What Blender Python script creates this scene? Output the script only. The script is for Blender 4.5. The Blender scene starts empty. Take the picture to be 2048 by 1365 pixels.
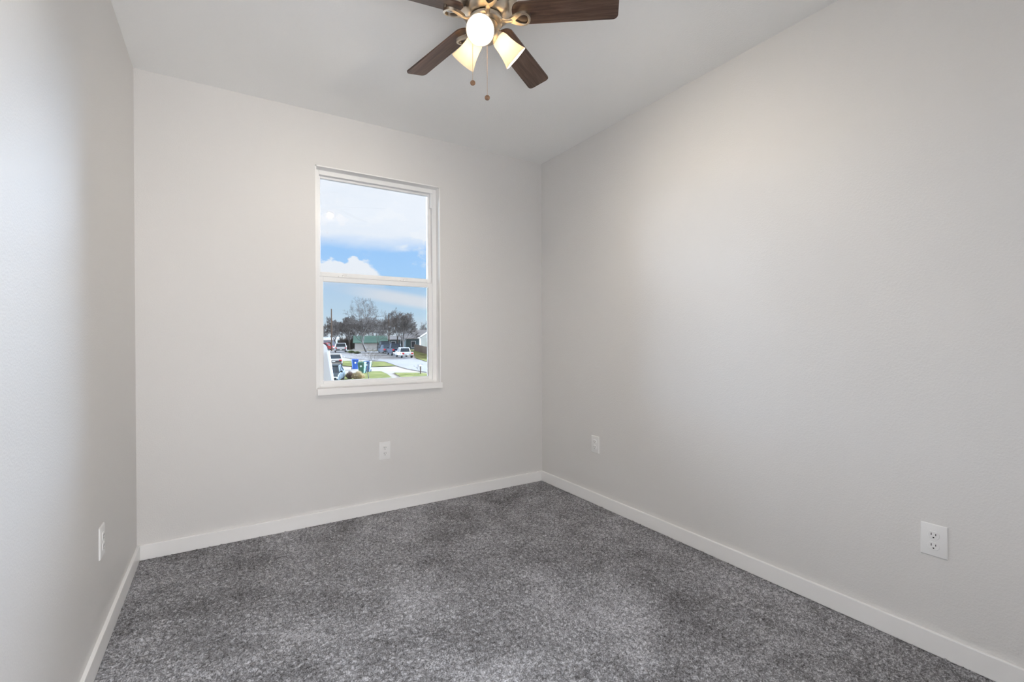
import bpy, bmesh, math, random
import numpy as np
from mathutils import Vector, Matrix

S = bpy.context.scene
COL = S.collection

# ------------------------------------------------------------------ camera
F_PX, PITCH, ROLL, YAW = 931.957, -0.00478998, -0.00352299, 0.55379053
CAM = Vector((0.39725, -3.13426, 1.16693))
_f = Vector((math.sin(YAW)*math.cos(PITCH), math.cos(YAW)*math.cos(PITCH), math.sin(PITCH)))
_r0 = Vector((math.cos(YAW), -math.sin(YAW), 0))
_u0 = _r0.cross(_f)
_r = _r0*math.cos(ROLL) + _u0*math.sin(ROLL)
_u = _u0*math.cos(ROLL) - _r0*math.sin(ROLL)
cd = bpy.data.cameras.new('camera'); cam = bpy.data.objects.new('camera', cd); COL.objects.link(cam)
cd.sensor_width = 36.0; cd.sensor_fit = 'HORIZONTAL'; cd.lens = F_PX*36.0/2048.0
cd.clip_start = 0.02; cd.clip_end = 2000
cam.matrix_world = Matrix(((_r.x, _u.x, -_f.x, CAM.x), (_r.y, _u.y, -_f.y, CAM.y), (_r.z, _u.z, -_f.z, CAM.z), (0, 0, 0, 1)))
S.camera = cam

# ------------------------------------------------------------------ exposure and light
S.view_settings.view_transform = 'Standard'
S.view_settings.look = 'None'
S.view_settings.exposure = 0.12
S.view_settings.gamma = 1.0
S.view_settings.use_curve_mapping = False
S.cycles.use_denoising = True
S.cycles.max_bounces = 14
S.cycles.diffuse_bounces = 10
S.cycles.glossy_bounces = 4
S.cycles.transparent_max_bounces = 24
S.cycles.caustics_reflective = False
S.cycles.caustics_refractive = False
S.cycles.sample_clamp_indirect = 6.0

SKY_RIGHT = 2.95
FILL_LOW = 48.0
FILL_TOP = 112.0
SKY_SIDE = 72.0        # strength of the fill glow added to the sky either side of the view
SKY_BASE = 0.91
BULB = 940.0          # fan bulbs
SUN = 2.2
VIEW_AZ = 0.272       # heading of the street as seen through the window (radians right of +y)
UA = Vector((math.sin(VIEW_AZ), math.cos(VIEW_AZ), 0)); VA = Vector((math.cos(VIEW_AZ), -math.sin(VIEW_AZ), 0))


class NT:
    """small node-tree writer"""
    def __init__(s, tree): s.t = tree; s.n = tree.nodes; s.l = tree.links
    def add(s, kind, **kw):
        nd = s.n.new(kind)
        for k, v in kw.items(): setattr(nd, k, v)
        return nd
    def put(s, sock, v):
        if isinstance(v, bpy.types.NodeSocket): s.l.new(v, sock)
        else: sock.default_value = v
    def math(s, op, a, b=0.0, c=0.0, clamp=False):
        nd = s.add('ShaderNodeMath', operation=op, use_clamp=clamp)
        s.put(nd.inputs[0], a); s.put(nd.inputs[1], b); s.put(nd.inputs[2], c); return nd.outputs[0]
    def dot(s, a, v):
        nd = s.add('ShaderNodeVectorMath', operation='DOT_PRODUCT'); s.put(nd.inputs[0], a); nd.inputs[1].default_value = v
        return nd.outputs['Value']
    def ramp(s, fac, stops, interp='LINEAR'):
        nd = s.add('ShaderNodeValToRGB'); cr = nd.color_ramp; cr.interpolation = interp
        while len(cr.elements) < len(stops): cr.elements.new(0.5)
        for e, (p, c) in zip(cr.elements, stops):
            e.position = p; e.color = (c, c, c, 1) if isinstance(c, (int, float)) else (*c, 1)
        s.put(nd.inputs[0], fac); return nd.outputs[0]
    def maprange(s, v, a, b, c, d, smooth=True):
        nd = s.add('ShaderNodeMapRange'); nd.interpolation_type = 'SMOOTHSTEP' if smooth else 'LINEAR'
        for i, x in enumerate((v, a, b, c, d)): s.put(nd.inputs[i], x)
        return nd.outputs[0]
    def noise(s, vec, scale, detail=3, rough=0.5, dist=0.0):
        nd = s.add('ShaderNodeTexNoise')
        if vec is not None: s.put(nd.inputs['Vector'], vec)
        nd.inputs['Scale'].default_value = scale; nd.inputs['Detail'].default_value = detail
        nd.inputs['Roughness'].default_value = rough; nd.inputs['Distortion'].default_value = dist
        return nd.outputs['Fac']
    def comb(s, x, y, z):
        nd = s.add('ShaderNodeCombineXYZ'); s.put(nd.inputs[0], x); s.put(nd.inputs[1], y); s.put(nd.inputs[2], z); return nd.outputs[0]
    def mix(s, f, a, b, blend='MIX'):
        nd = s.add('ShaderNodeMix', data_type='RGBA', blend_type=blend)
        s.put(nd.inputs[0], f)
        for i, v in ((6, a), (7, b)):
            s.put(nd.inputs[i], (*v, 1) if isinstance(v, tuple) and len(v) == 3 else v)
        return nd.outputs[2]


def build_world():
    w = bpy.data.worlds.new('sky'); S.world = w; w.use_nodes = True
    T = NT(w.node_tree); T.n.clear()
    d = T.add('ShaderNodeTexCoord').outputs['Generated']
    X = T.dot(d, VA); Y = T.dot(d, UA); Z = T.dot(d, (0, 0, 1))
    Ym = T.math('MAXIMUM', Y, 0.12)
    a = T.math('DIVIDE', X, Ym); b = T.math('DIVIDE', Z, Ym)
    # cloud cover: amount by height above the horizon, broken up by noise
    p = T.comb(T.math('MULTIPLY', a, 6.0), T.math('MULTIPLY', b, 17.0), 1.7)
    n1 = T.noise(p, 1.0, 6, 0.55, 0.25)
    p2 = T.comb(T.math('MULTIPLY', a, 22.0), T.math('MULTIPLY', b, 34.0), 4.2)
    n2 = T.noise(p2, 1.0, 5, 0.55, 0.1)
    bt = T.math('MULTIPLY', T.math('ADD', b, T.math('MULTIPLY', T.math('SUBTRACT', n1, 0.5), 0.035)), 2.2, clamp=True)
    cover = T.ramp(bt, [(0.0, 0.45), (0.10, 0.14), (0.15, 0.08), (0.185, 0.08), (0.215, 0.10), (0.25, 0.0), (0.405, 0.0), (0.475, 0.95), (1.0, 1.0)])
    # a heaped cumulus low on the left of the upper pane: two rounded mounds
    def mound(a0, peak, k):
        q = T.math('SUBTRACT', a, a0); return T.math('SUBTRACT', peak, T.math('MULTIPLY', T.math('MULTIPLY', q, q), k))
    m2 = T.math('MAXIMUM', mound(-0.092, 0.165, 13.0), mound(-0.034, 0.170, 20.0))
    lump = T.noise(T.comb(T.math('MULTIPLY', a, 46.0), T.math('MULTIPLY', b, 60.0), 7.7), 1.0, 5, 0.55, 0.2)
    top = T.math('ADD', m2, T.math('MULTIPLY', T.math('SUBTRACT', lump, 0.5), 0.05))
    soft = T.maprange(a, -0.04, 0.03, 0.005, 0.03)
    cum = T.math('MULTIPLY', T.maprange(T.math('SUBTRACT', top, b), -0.003, soft, 0, 1), T.maprange(b, 0.10, 0.135, 0.2, 1))
    sc = T.math('ABSOLUTE', T.math('SUBTRACT', T.math('ADD', b, T.math('MULTIPLY', a, 0.155)), 0.092))
    streak = T.math('MULTIPLY', T.maprange(sc, 0.021, 0.005, 0, 0.9), T.maprange(a, -0.10, 0.03, 0.25, 1.0))
    wisps = T.math('MULTIPLY', T.maprange(n2, 0.52, 0.72, 0, 0.9), T.maprange(a, 0.02, 0.09, 0.1, 1))
    cover = T.math('ADD', cover, T.math('MULTIPLY', wisps, T.maprange(b, 0.10, 0.16, 0, 0.9)))
    cloud = T.math('MAXIMUM', T.math('MAXIMUM', T.math('MINIMUM', cover, 1.0), cum), streak)
    blue = T.ramp(T.math('MULTIPLY', b, 2.2, clamp=True), [(0.0, (0.80, 0.94, 1.04)), (0.12, (0.58, 0.83, 1.05)), (0.3, (0.41, 0.68, 1.03)), (0.45, (0.35, 0.61, 1.0)), (1.0, (0.22, 0.42, 0.85))])
    white = T.mix(n1, (0.80, 0.87, 0.98), (0.98, 0.99, 1.03))
    col = T.mix(cloud, blue, white)
    base = T.math('MULTIPLY', T.maprange(Z, -0.02, 0.3, 0.96, 1.08), SKY_BASE)
    # extra glow added low in the sky, outside the window view, for the walls
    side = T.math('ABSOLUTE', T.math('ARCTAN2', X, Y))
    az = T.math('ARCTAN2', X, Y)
    side_glow = T.math('ADD', T.maprange(az, -0.38, -0.75, 0, 1), T.math('MULTIPLY', T.maprange(az, 0.17, 0.42, 0, 1), SKY_RIGHT))
    side_glow = T.math('MULTIPLY', side_glow, T.math('MULTIPLY', T.maprange(side, 1.95, 1.62, 0, 1), T.maprange(side, 0.8, 1.4, 0.18, 1.0)))
    side_glow = T.math('MULTIPLY', side_glow, T.math('MULTIPLY', T.maprange(Z, -0.01, 0.10, 0, 1), T.maprange(Z, 0.50, 0.28, 0, 1)))
    strength = T.math('ADD', base, T.math('MULTIPLY', side_glow, SKY_SIDE))
    col = T.mix(side_glow, col, (0.52, 0.72, 1.0))
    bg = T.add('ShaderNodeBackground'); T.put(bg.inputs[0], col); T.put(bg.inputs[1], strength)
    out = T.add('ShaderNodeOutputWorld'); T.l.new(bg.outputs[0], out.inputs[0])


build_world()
sd = bpy.data.lights.new('sun', 'SUN'); sun = bpy.data.objects.new('sun', sd); COL.objects.link(sun)
sd.energy = SUN; sd.angle = 0.02; sd.color = (1.0, 0.92, 0.80)
sun.rotation_euler = (Vector((-0.70, 0.32, -0.65))).to_track_quat('-Z', 'Y').to_euler()
pd = bpy.data.lights.new('window_portal', 'AREA'); portal = bpy.data.objects.new('window_portal', pd); COL.objects.link(portal)
pd.shape = 'RECTANGLE'; pd.size = 0.80; pd.size_y = 1.38; pd.cycles.is_portal = True
portal.location = (1.309, 0.17, 1.56); portal.rotation_euler = (-math.pi/2, 0, 0)

hd = bpy.data.lights.new('hall_fill_low', 'AREA'); hall = bpy.data.objects.new('hall_fill_low', hd); COL.objects.link(hall)
hd.shape = 'RECTANGLE'; hd.size = 0.9; hd.size_y = 0.9; hd.energy = FILL_LOW; hd.color = (0.975, 0.957, 0.95)
hall.location = (0.47, -4.60, 0.55); hall.rotation_euler = Vector((0.25, 0.75, 0.66)).to_track_quat('-Z', 'Y').to_euler()   # unseen fill lamp added behind the camera, aimed up to brighten the ceiling

td = bpy.data.lights.new('hall_fill_top', 'AREA'); hall_top = bpy.data.objects.new('hall_fill_top', td); COL.objects.link(hall_top)
td.shape = 'DISK'; td.size = 0.8; td.energy = FILL_TOP; td.color = (0.90, 0.955, 1.03); hall_top.location = (0.47, -4.35, 2.56)  # second added fill lamp, out of view, lifts the lower walls and floor

# ------------------------------------------------------------------ helpers
class MB:
    """collects vertices and faces; build() links them as one mesh object"""
    def __init__(s): s.v = []; s.f = []
    def add(s, vs, fs):
        o = len(s.v); s.v += [tuple(v) for v in vs]; s.f += [tuple(i+o for i in f) for f in fs]; return s
    def box(s, x0, x1, y0, y1, z0, z1):
        vs = [(x, y, z) for z in (z0, z1) for y in (y0, y1) for x in (x0, x1)]
        return s.add(vs, [(0, 2, 3, 1), (4, 5, 7, 6), (0, 1, 5, 4), (2, 6, 7, 3), (0, 4, 6, 2), (1, 3, 7, 5)])
    def loft(s, rings, cap=True):
        n = len(rings[0]); vs = [p for r in rings for p in r]; fs = []
        for k in range(len(rings)-1):
            for i in range(n):
                j = (i+1) % n
                fs.append((k*n+i, k*n+j, (k+1)*n+j, (k+1)*n+i))
        if cap: fs += [tuple(reversed(range(n))), tuple(range((len(rings)-1)*n, len(rings)*n))]
        return s.add(vs, fs)
    def prism(s, pts, off):
        """closed outline swept by the vector off"""
        a = [Vector(p) for p in pts]; b = [p+Vector(off) for p in a]
        return s.loft([a, b])
    def tube(s, pts, rad, n=8, flat=1.0, cap=True):
        pts = [Vector(p) for p in pts]; rings = []
        if not isinstance(rad, (list, tuple)): rad = [rad]*len(pts)
        prev = None
        for i, p in enumerate(pts):
            t = (pts[min(i+1, len(pts)-1)] - pts[max(i-1, 0)]).normalized()
            if prev is None: ref = Vector((0, 0, 1)) if abs(t.z) < 0.9 else Vector((1, 0, 0)); a = t.cross(ref).normalized()
            else: a = (prev - t*prev.dot(t)).normalized()
            prev = a; b = t.cross(a)
            rings.append([p + a*(math.cos(2*math.pi*k/n)*rad[i]) + b*(math.sin(2*math.pi*k/n)*rad[i]*flat) for k in range(n)])
        return s.loft(rings, cap)
    def lathe(s, prof, n=32, M=None, cap=False):
        rings = [[Vector((r*math.cos(2*math.pi*k/n), r*math.sin(2*math.pi*k/n), z)) for k in range(n)] for r, z in prof]
        if M is not None: rings = [[M @ p for p in r] for r in rings]
        return s.loft(rings, cap)
    def sphere(s, c, r, n=16, m=10, sc=(1, 1, 1)):
        c = Vector(c); rings = []
        for i in range(1, m):
            th = math.pi*i/m
            rings.append([c+Vector((r*sc[0]*math.sin(th)*math.cos(2*math.pi*k/n), r*sc[1]*math.sin(th)*math.sin(2*math.pi*k/n), -r*sc[2]*math.cos(th))) for k in range(n)])
        return s.loft(rings, True)
    def build(s, name, mat, parent=None, smooth=None, bevel=0.0, seg=2):
        me = bpy.data.meshes.new(name); me.from_pydata(s.v, [], s.f)
        bm = bmesh.new(); bm.from_mesh(me); bmesh.ops.recalc_face_normals(bm, faces=bm.faces); bm.to_mesh(me); bm.free()
        me.materials.append(mat)
        if smooth is not None:
            me.shade_smooth(); me.set_sharp_from_angle(angle=math.radians(smooth))
        o = bpy.data.objects.new(name, me); COL.objects.link(o)
        if parent is not None: o.parent = parent
        if bevel:
            b = o.modifiers.new('bevel', 'BEVEL'); b.width = bevel; b.segments = seg; b.limit_method = 'ANGLE'; b.angle_limit = math.radians(40)
        return o


def tag(o, label=None, cat=None, group=None, kind=None):
    if label: o['label'] = label
    if cat: o['category'] = cat
    if group: o['group'] = group
    if kind: o['kind'] = kind
    return o


def empty(name, loc=(0, 0, 0), rz=0.0, **kw):
    o = bpy.data.objects.new(name, None); COL.objects.link(o); o.location = loc; o.rotation_euler = (0, 0, rz)
    o.empty_display_size = 0.1
    return tag(o, **kw)


def copy_tree(o, parent=None):
    c = o.copy(); COL.objects.link(c); c.parent = parent
    for ch in [x for x in bpy.data.objects if x.parent == o]: copy_tree(ch, c)
    return c


def mat(name, col, rough=0.5, metal=0.0, spec=0.5, coat=0.0, fn=None):
    m = bpy.data.materials.new(name); m.use_nodes = True
    T = NT(m.node_tree); b = T.n['Principled BSDF']
    b.inputs['Base Color'].default_value = (*col, 1); b.inputs['Roughness'].default_value = rough
    b.inputs['Metallic'].default_value = metal; b.inputs['Specular IOR Level'].default_value = spec
    b.inputs['Coat Weight'].default_value = coat
    if 'car_paint' in name and 'white' not in name: b.inputs['Specular IOR Level'].default_value = 0.2
    if fn: fn(T, b)
    return m


def mottled(dark, light, scale, detail=4, bump=0.0, bscale=None, lo=0.3, hi=0.7):
    def fn(T, b):
        o = T.add('ShaderNodeTexCoord').outputs['Object']
        T.put(b.inputs['Base Color'], T.ramp(T.noise(o, scale, detail, 0.6), [(lo, dark), (hi, light)]))
        if bump:
            bp = T.add('ShaderNodeBump'); bp.inputs['Strength'].default_value = bump; bp.inputs['Distance'].default_value = 0.01
            T.put(bp.inputs['Height'], T.noise(o, bscale or scale, 3)); T.put(b.inputs['Normal'], bp.outputs[0])
    return fn


def orange_peel(strength, scale=150):
    def fn(T, b):
        o = T.add('ShaderNodeTexCoord').outputs['Object']
        bp = T.add('ShaderNodeBump'); bp.inputs['Strength'].default_value = strength; bp.inputs['Distance'].default_value = 0.002
        h = T.ramp(T.noise(o, scale, 2, 0.5), [(0.35, 0.0), (0.7, 1.0)], 'EASE')
        T.put(bp.inputs['Height'], h); T.put(b.inputs['Normal'], bp.outputs[0])
    return fn


def wood_grain(T, b):
    o = T.add('ShaderNodeTexCoord').outputs['Object']
    mp = T.add('ShaderNodeMapping'); T.put(mp.inputs[0], o); mp.inputs['Scale'].default_value = (3.0, 42.0, 20.0)
    n = T.noise(mp.outputs[0], 1.6, 6, 0.65, 0.8)
    T.put(b.inputs['Base Color'], T.ramp(n, [(0.28, (0.030, 0.018, 0.014)), (0.5, (0.088, 0.052, 0.038)), (0.75, (0.150, 0.094, 0.070))]))


def glass_mat(name, tint, gloss=1.0):
    m = bpy.data.materials.new(name); m.use_nodes = True; T = NT(m.node_tree); T.n.clear()
    tr = T.add('ShaderNodeBsdfTransparent'); tr.inputs[0].default_value = (*tint, 1)
    gl = T.add('ShaderNodeBsdfGlossy'); gl.inputs['Roughness'].default_value = 0.0
    fr = T.add('ShaderNodeFresnel'); fr.inputs[0].default_value = 1.45
    mx = T.add('ShaderNodeMixShader'); T.put(mx.inputs[0], T.math('MULTIPLY', fr.outputs[0], gloss)); T.l.new(tr.outputs[0], mx.inputs[1]); T.l.new(gl.outputs[0], mx.inputs[2])
    out = T.add('ShaderNodeOutputMaterial'); T.l.new(mx.outputs[0], out.inputs[0]); return m


def screen_mat():
    m = bpy.data.materials.new('screen_mesh'); m.use_nodes = True; T = NT(m.node_tree); T.n.clear()
    tr = T.add('ShaderNodeBsdfTransparent'); df = T.add('ShaderNodeBsdfDiffuse'); df.inputs[0].default_value = (0.06, 0.06, 0.065, 1)
    mx = T.add('ShaderNodeMixShader'); mx.inputs[0].default_value = 0.07; T.l.new(tr.outputs[0], mx.inputs[1]); T.l.new(df.outputs[0], mx.inputs[2])
    out = T.add('ShaderNodeOutputMaterial'); T.l.new(mx.outputs[0], out.inputs[0]); return m


def opal_mat():
    m = bpy.data.materials.new('opal_glass'); m.use_nodes = True; T = NT(m.node_tree); T.n.clear()
    df = T.add('ShaderNodeBsdfDiffuse'); df.inputs[0].default_value = (0.86, 0.83, 0.78, 1)
    tl = T.add('ShaderNodeBsdfTranslucent'); tl.inputs[0].default_value = (0.90, 0.78, 0.60, 1)
    mx = T.add('ShaderNodeMixShader'); mx.inputs[0].default_value = 0.50; T.l.new(df.outputs[0], mx.inputs[1]); T.l.new(tl.outputs[0], mx.inputs[2])
    out = T.add('ShaderNodeOutputMaterial'); T.l.new(mx.outputs[0], out.inputs[0]); return m


def emit_mat(name, col, strength):
    m = bpy.data.materials.new(name); m.use_nodes = True; T = NT(m.node_tree); T.n.clear()
    e = T.add('ShaderNodeEmission'); e.inputs[0].default_value = (*col, 1); e.inputs[1].default_value = strength
    out = T.add('ShaderNodeOutputMaterial'); T.l.new(e.outputs[0], out.inputs[0]); return m


def carpet_fn(T, b):
    o = T.add('ShaderNodeTexCoord').outputs['Object']
    fine = T.noise(o, 190, 3, 0.65); mid = T.noise(o, 60, 3, 0.6); big = T.noise(o, 2.2, 4, 0.6, 0.6); band = T.noise(o, 7.0, 3, 0.6, 0.8)
    h = T.math('ADD', T.math('MULTIPLY', fine, 0.62), T.math('MULTIPLY', mid, 0.38))
    h = T.math('ADD', h, T.math('MULTIPLY', T.math('SUBTRACT', big, 0.5), 0.26))
    h = T.math('ADD', h, T.math('MULTIPLY', T.math('SUBTRACT', band, 0.5), 0.14))
    T.put(b.inputs['Base Color'], T.ramp(h, [(0.33, (0.060, 0.056, 0.057)), (0.5, (0.265, 0.264, 0.276)), (0.65, (0.65, 0.65, 0.69))]))
    bp = T.add('ShaderNodeBump'); bp.inputs['Strength'].default_value = 0.8; bp.inputs['Distance'].default_value = 0.006
    T.put(bp.inputs['Height'], h); T.put(b.inputs['Normal'], bp.outputs[0])


M = dict(
    wall=mat('wall_paint', (0.73, 0.72, 0.71), 0.5, spec=0.35, fn=orange_peel(0.16)),
    ceil=mat('ceiling_paint', (0.88, 0.885, 0.88), 0.8, spec=0.2, fn=orange_peel(0.18, 110)),
    trim=mat('trim_paint', (0.90, 0.895, 0.89), 0.35, spec=0.45),
    vinyl=mat('white_vinyl', (0.88, 0.885, 0.89), 0.35),
    carpet=mat('carpet', (0.2, 0.2, 0.2), 1.0, spec=0.0, fn=carpet_fn),
    plate=mat('white_plastic', (0.84, 0.84, 0.84), 0.3),
    slot=mat('dark_slot', (0.02, 0.02, 0.02), 0.6),
    gasket=mat('dark_gasket', (0.035, 0.04, 0.05), 0.6),
    nickel=mat('brushed_nickel', (0.63, 0.55, 0.45), 0.28, metal=1.0),
    wood=mat('dark_walnut', (0.07, 0.04, 0.03), 0.38, fn=wood_grain),
    fob=mat('brown_wood', (0.22, 0.12, 0.07), 0.5, fn=mottled((0.13, 0.07, 0.04), (0.30, 0.18, 0.11), 60)),
    chain=mat('chain_metal', (0.72, 0.58, 0.46), 0.35, metal=1.0),
    bulb=emit_mat('lit_bulb', (1.0, 0.90, 0.76), BULB),
    opal=opal_mat(), glass=glass_mat('pane_glass', (0.97, 0.98, 0.98)), screen=screen_mat(),
)

# ------------------------------------------------------------------ room shell
W, H, L = 2.6225, 2.6, -3.55
T_ = 0.14
XL, XR, ZB, ZT = 0.889, 1.729, 0.853, 2.264      # window opening
WT = 0.16                                          # depth of the window wall


def struct(name, mb, m, parent=None, **kw):
    o = mb.build(name, m, parent, **kw)
    if parent is None: o['kind'] = 'structure'
    return o


struct('wall_left', MB().box(-T_, 0, L-T_, WT, 0, H), M['wall'])
struct('wall_right', MB().box(W, W+T_, L-T_, WT, 0, H), M['wall'])
DX0, DX1, DZ = 0.06, 0.88, 2.05                      # doorway behind the camera
m = MB(); m.box(0, DX0, L-T_, L, 0, H); m.box(DX1, W, L-T_, L, 0, H); m.box(DX0, DX1, L-T_, L, DZ, H)
struct('wall_front', m, M['wall'])
HY = L-T_-1.25                                       # the hallway behind it
m = MB(); m.box(-0.9, W, HY-0.1, HY, 0, H); m.box(-1.0, -0.9, HY-0.1, L-T_, 0, H); m.box(W, W+0.1, HY-0.1, L-T_, 0, H); m.box(-0.9, -T_, L-T_, L-T_+0.05, 0, H)
struct('wall_hall', m, M['wall'])
struct('ceiling_hall', MB().box(-1.0, W+0.1, HY-0.1, L-T_, H, H+0.1), M['ceil'])
struct('floor_hall', MB().box(-1.0, W+0.1, HY-0.1, L, -0.1, 0), M['carpet'])
mb = MB()
xs, zs = (0, XL, XR, W), (0, ZB, ZT, H)
vs = [(x, y, z) for y in (0, WT) for z in zs for x in xs]
fs = []
for k in (0, 16):
    for j in range(3):
        for i in range(3):
            if (i, j) != (1, 1): fs.append((k+j*4+i, k+j*4+i+1, k+j*4+i+5, k+j*4+i+4))
hole = (5, 6, 10, 9)
for a, b in zip(hole, hole[1:]+hole[:1]): fs.append((a, b, b+16, a+16))
ring = (0, 1, 2, 3, 7, 11, 15, 14, 13, 12, 8, 4)
for a, b in zip(ring, ring[1:]+ring[:1]): fs.append((a, b, b+16, a+16))
mb.add(vs, fs); struct('wall_back', mb, M['wall'])
struct('ceiling', MB().box(-T_, W+T_, L-T_, WT, H, H+0.12), M['ceil'])


def carpet_mesh():
    rng = np.random.default_rng(5)
    st = 0.006; nx = int(W/st)+1; ny = int((-L)/st)+1
    x = np.linspace(0, W, nx); y = np.linspace(L, 0, ny); gx, gy = np.meshgrid(x, y)
    z = rng.random((ny, nx))
    z = (z + np.roll(z, 1, 0) + np.roll(z, 1, 1))/3
    co = np.stack([gx + rng.normal(0, 0.0015, gx.shape), gy + rng.normal(0, 0.0015, gx.shape), -0.010 + 0.018*z], -1).reshape(-1, 3)
    i = np.arange(ny*nx).reshape(ny, nx)
    q = np.stack([i[:-1, :-1], i[:-1, 1:], i[1:, 1:], i[1:, :-1]], -1).reshape(-1, 4)
    me = bpy.data.meshes.new('floor'); me.vertices.add(len(co)); me.vertices.foreach_set('co', co.ravel().astype(np.float32))
    me.loops.add(q.size); me.loops.foreach_set('vertex_index', q.ravel().astype(np.int32))
    me.polygons.add(len(q)); me.polygons.foreach_set('loop_start', np.arange(0, q.size, 4, dtype=np.int32))
    me.update(calc_edges=True); me.validate(); me.shade_smooth(); me.materials.append(M['carpet'])
    o = bpy.data.objects.new('floor', me); COL.objects.link(o); o['kind'] = 'structure'


carpet_mesh()
BH, BT = 0.081, 0.014
struct('baseboard_back', MB().box(BT, W-BT, -BT, 0, 0, BH), M['trim'], bevel=0.003)
struct('baseboard_left', MB().box(0, BT, L, 0, 0, BH), M['trim'], bevel=0.003)
struct('baseboard_right', MB().box(W-BT, W, L, 0, 0, BH), M['trim'], bevel=0.003)


# ------------------------------------------------------------------ window
def bars(x0, x1, z0, z1, y0, y1, wl, wr, wb, wt):
    m = MB(); m.box(x0, x0+wl, y0, y1, z0, z1); m.box(x1-wr, x1, y0, y1, z0, z1)
    m.box(x0+wl, x1-wr, y0, y1, z0, z0+wb); m.box(x0+wl, x1-wr, y0, y1, z1-wt, z1); return m


win = empty('window_1', (0, 0, 0), kind='structure')
lin = MB(); t = 0.007; e = -0.0015
lin.box(XL, XL+t, e, 0.075, ZB, ZT); lin.box(XR-t, XR, e, 0.075, ZB, ZT); lin.box(XL, XR, e, 0.075, ZT-t, ZT)
lin.build('jamb_liner', M['trim'], win)
MB().box(XL+0.003, XR+0.002, -0.030, 0.075, 0.8165, ZB+0.003).build('window_sill', M['trim'], win, bevel=0.002)
FY = 0.060
fr = bars(XL+t, XR-t, ZB, ZT-t, FY, 0.145, 0.026, 0.030, 0.025, 0.030); fr.build('window_frame', M['vinyl'], win, bevel=0.002)
us = bars(0.918, 1.694, 1.573, 2.230, 0.092, 0.122, 0.016, 0.024, 0.034, 0.016)
us.box(1.682, 1.694, 0.068, 0.092, 2.12, 2.228)
up = us.build('upper_sash', M['vinyl'], win, bevel=0.002)
MB().box(0.930, 1.674, 0.104, 0.108, 1.60, 2.218).build('pane', M['glass'], up)
ls = bars(0.919, 1.692, 0.876, 1.578, 0.066, 0.090, 0.026, 0.032, 0.022, 0.036)
ls.box(0.919, 1.692, 0.060, 0.066, 1.5735, 1.578)
lo = ls.build('lower_sash', M['vinyl'], win, bevel=0.002)
MB().box(0.942, 1.663, 0.076, 0.080, 0.895, 1.545).build('pane', M['glass'], lo)
gk = MB(); gk.box(1.6575, 1.660, 0.0665, 0.0755, 0.899, 1.541)
gk.build('pane_gasket', M['gasket'], lo)
for x in (1.07, 1.485):
    m = MB(); m.box(x-0.028, x+0.028, 0.070, 0.090, 1.578, 1.5835); m.tube([(x, 0.080, 1.583), (x+0.004, 0.080, 1.589), (x+0.026, 0.074, 1.590)], [0.007, 0.007, 0.004], 8)
    m.build('sash_lock', M['vinyl'], lo)
MB().box(0.921, 1.690, 0.1345, 0.1350, 0.878, 1.60).build('insect_screen', M['screen'], win)


# ------------------------------------------------------------------ outlets
def make_outlet():
    """faces -y, centred on its plate, wall at y = 0"""
    r = empty('wall_outlet')
    w, h, d = 0.0385, 0.059, 0.006
    rings = []
    for s, y in ((0.0, 0.0), (0.0, -0.0025), (-0.0022, -0.0048), (-0.0060, -d)):
        rings.append([(-w-s, y, -h-s), (w+s, y, -h-s), (w+s, y, h+s), (-w-s, y, h+s)])
    m = MB(); m.loft(rings); pl = m.build('plate', M['plate'], r, smooth=25)
    for zc in (0.0195, -0.0195):
        out = []
        for k in range(40):
            a = 2*math.pi*k/40; out.append((0.0172*math.cos(a), max(-0.0143, min(0.0143, 0.0172*math.sin(a)))))
        m = MB()
        m.loft([[(x*s, y, zc+z*s) for x, z in out] for s, y in ((1.0, -d+0.001), (1.0, -d-0.0014), (0.95, -d-0.0022))])
        rc = m.build('receptacle', M['plate'], r, smooth=30)
        yf = -d-0.0022
        for x, hh in ((-0.0064, 0.0045), (0.0064, 0.0036)):
            MB().box(x-0.0011, x+0.0011, yf-0.0003, yf+0.0002, zc+0.0035-hh, zc+0.0035+hh).build('slot', M['slot'], rc)
        g = [(0.0026*math.cos(2*math.pi*k/16), max(-0.0026, min(0.0017, 0.0026*math.sin(2*math.pi*k/16)))) for k in range(16)]
        MB().prism([(x, yf-0.0003, zc-0.0078+z) for x, z in g], (0, 0.0005, 0)).build('ground_hole', M['slot'], rc)
    m = MB(); m.lathe([(0.0001, 0.0012), (0.0022, 0.001), (0.0029, 0.0)], 14, Matrix.Translation((0, -d, 0)) @ Matrix.Rotation(math.pi/2, 4, 'X'))
    m.build('screw', M['plate'], r, smooth=40)
    return r


OUT = [((1.319, 0, 0.413), 0, 'white duplex outlet on the window wall, below the window'),
       ((W, -0.65, 0.420), -math.pi/2, 'white duplex outlet low on the right wall near the far corner'),
       ((W, -2.493, 0.418), -math.pi/2, 'large white duplex outlet on the right wall at the right of the photo'),
       ((0, -0.832, 0.410), math.pi/2, 'white outlet on the left wall, seen nearly edge-on')]
o0 = make_outlet()
for i, (loc, rz, lab) in enumerate(OUT):
    o = o0 if i == 0 else copy_tree(o0)
    o.location = loc; o.rotation_euler = (0, 0, rz); tag(o, lab, 'outlet', 'duplex outlets on the walls')

# ------------------------------------------------------------------ ceiling fan
FX, FYC = 1.306, -1.476
fan = empty('ceiling_fan', (FX, FYC, H), label='ceiling fan with five dark wood blades and three lit frosted glass shades', cat='ceiling fan')
ZF = -H  # parts are written in world heights, shifted by ZF


def up_(z): return z - H


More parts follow.
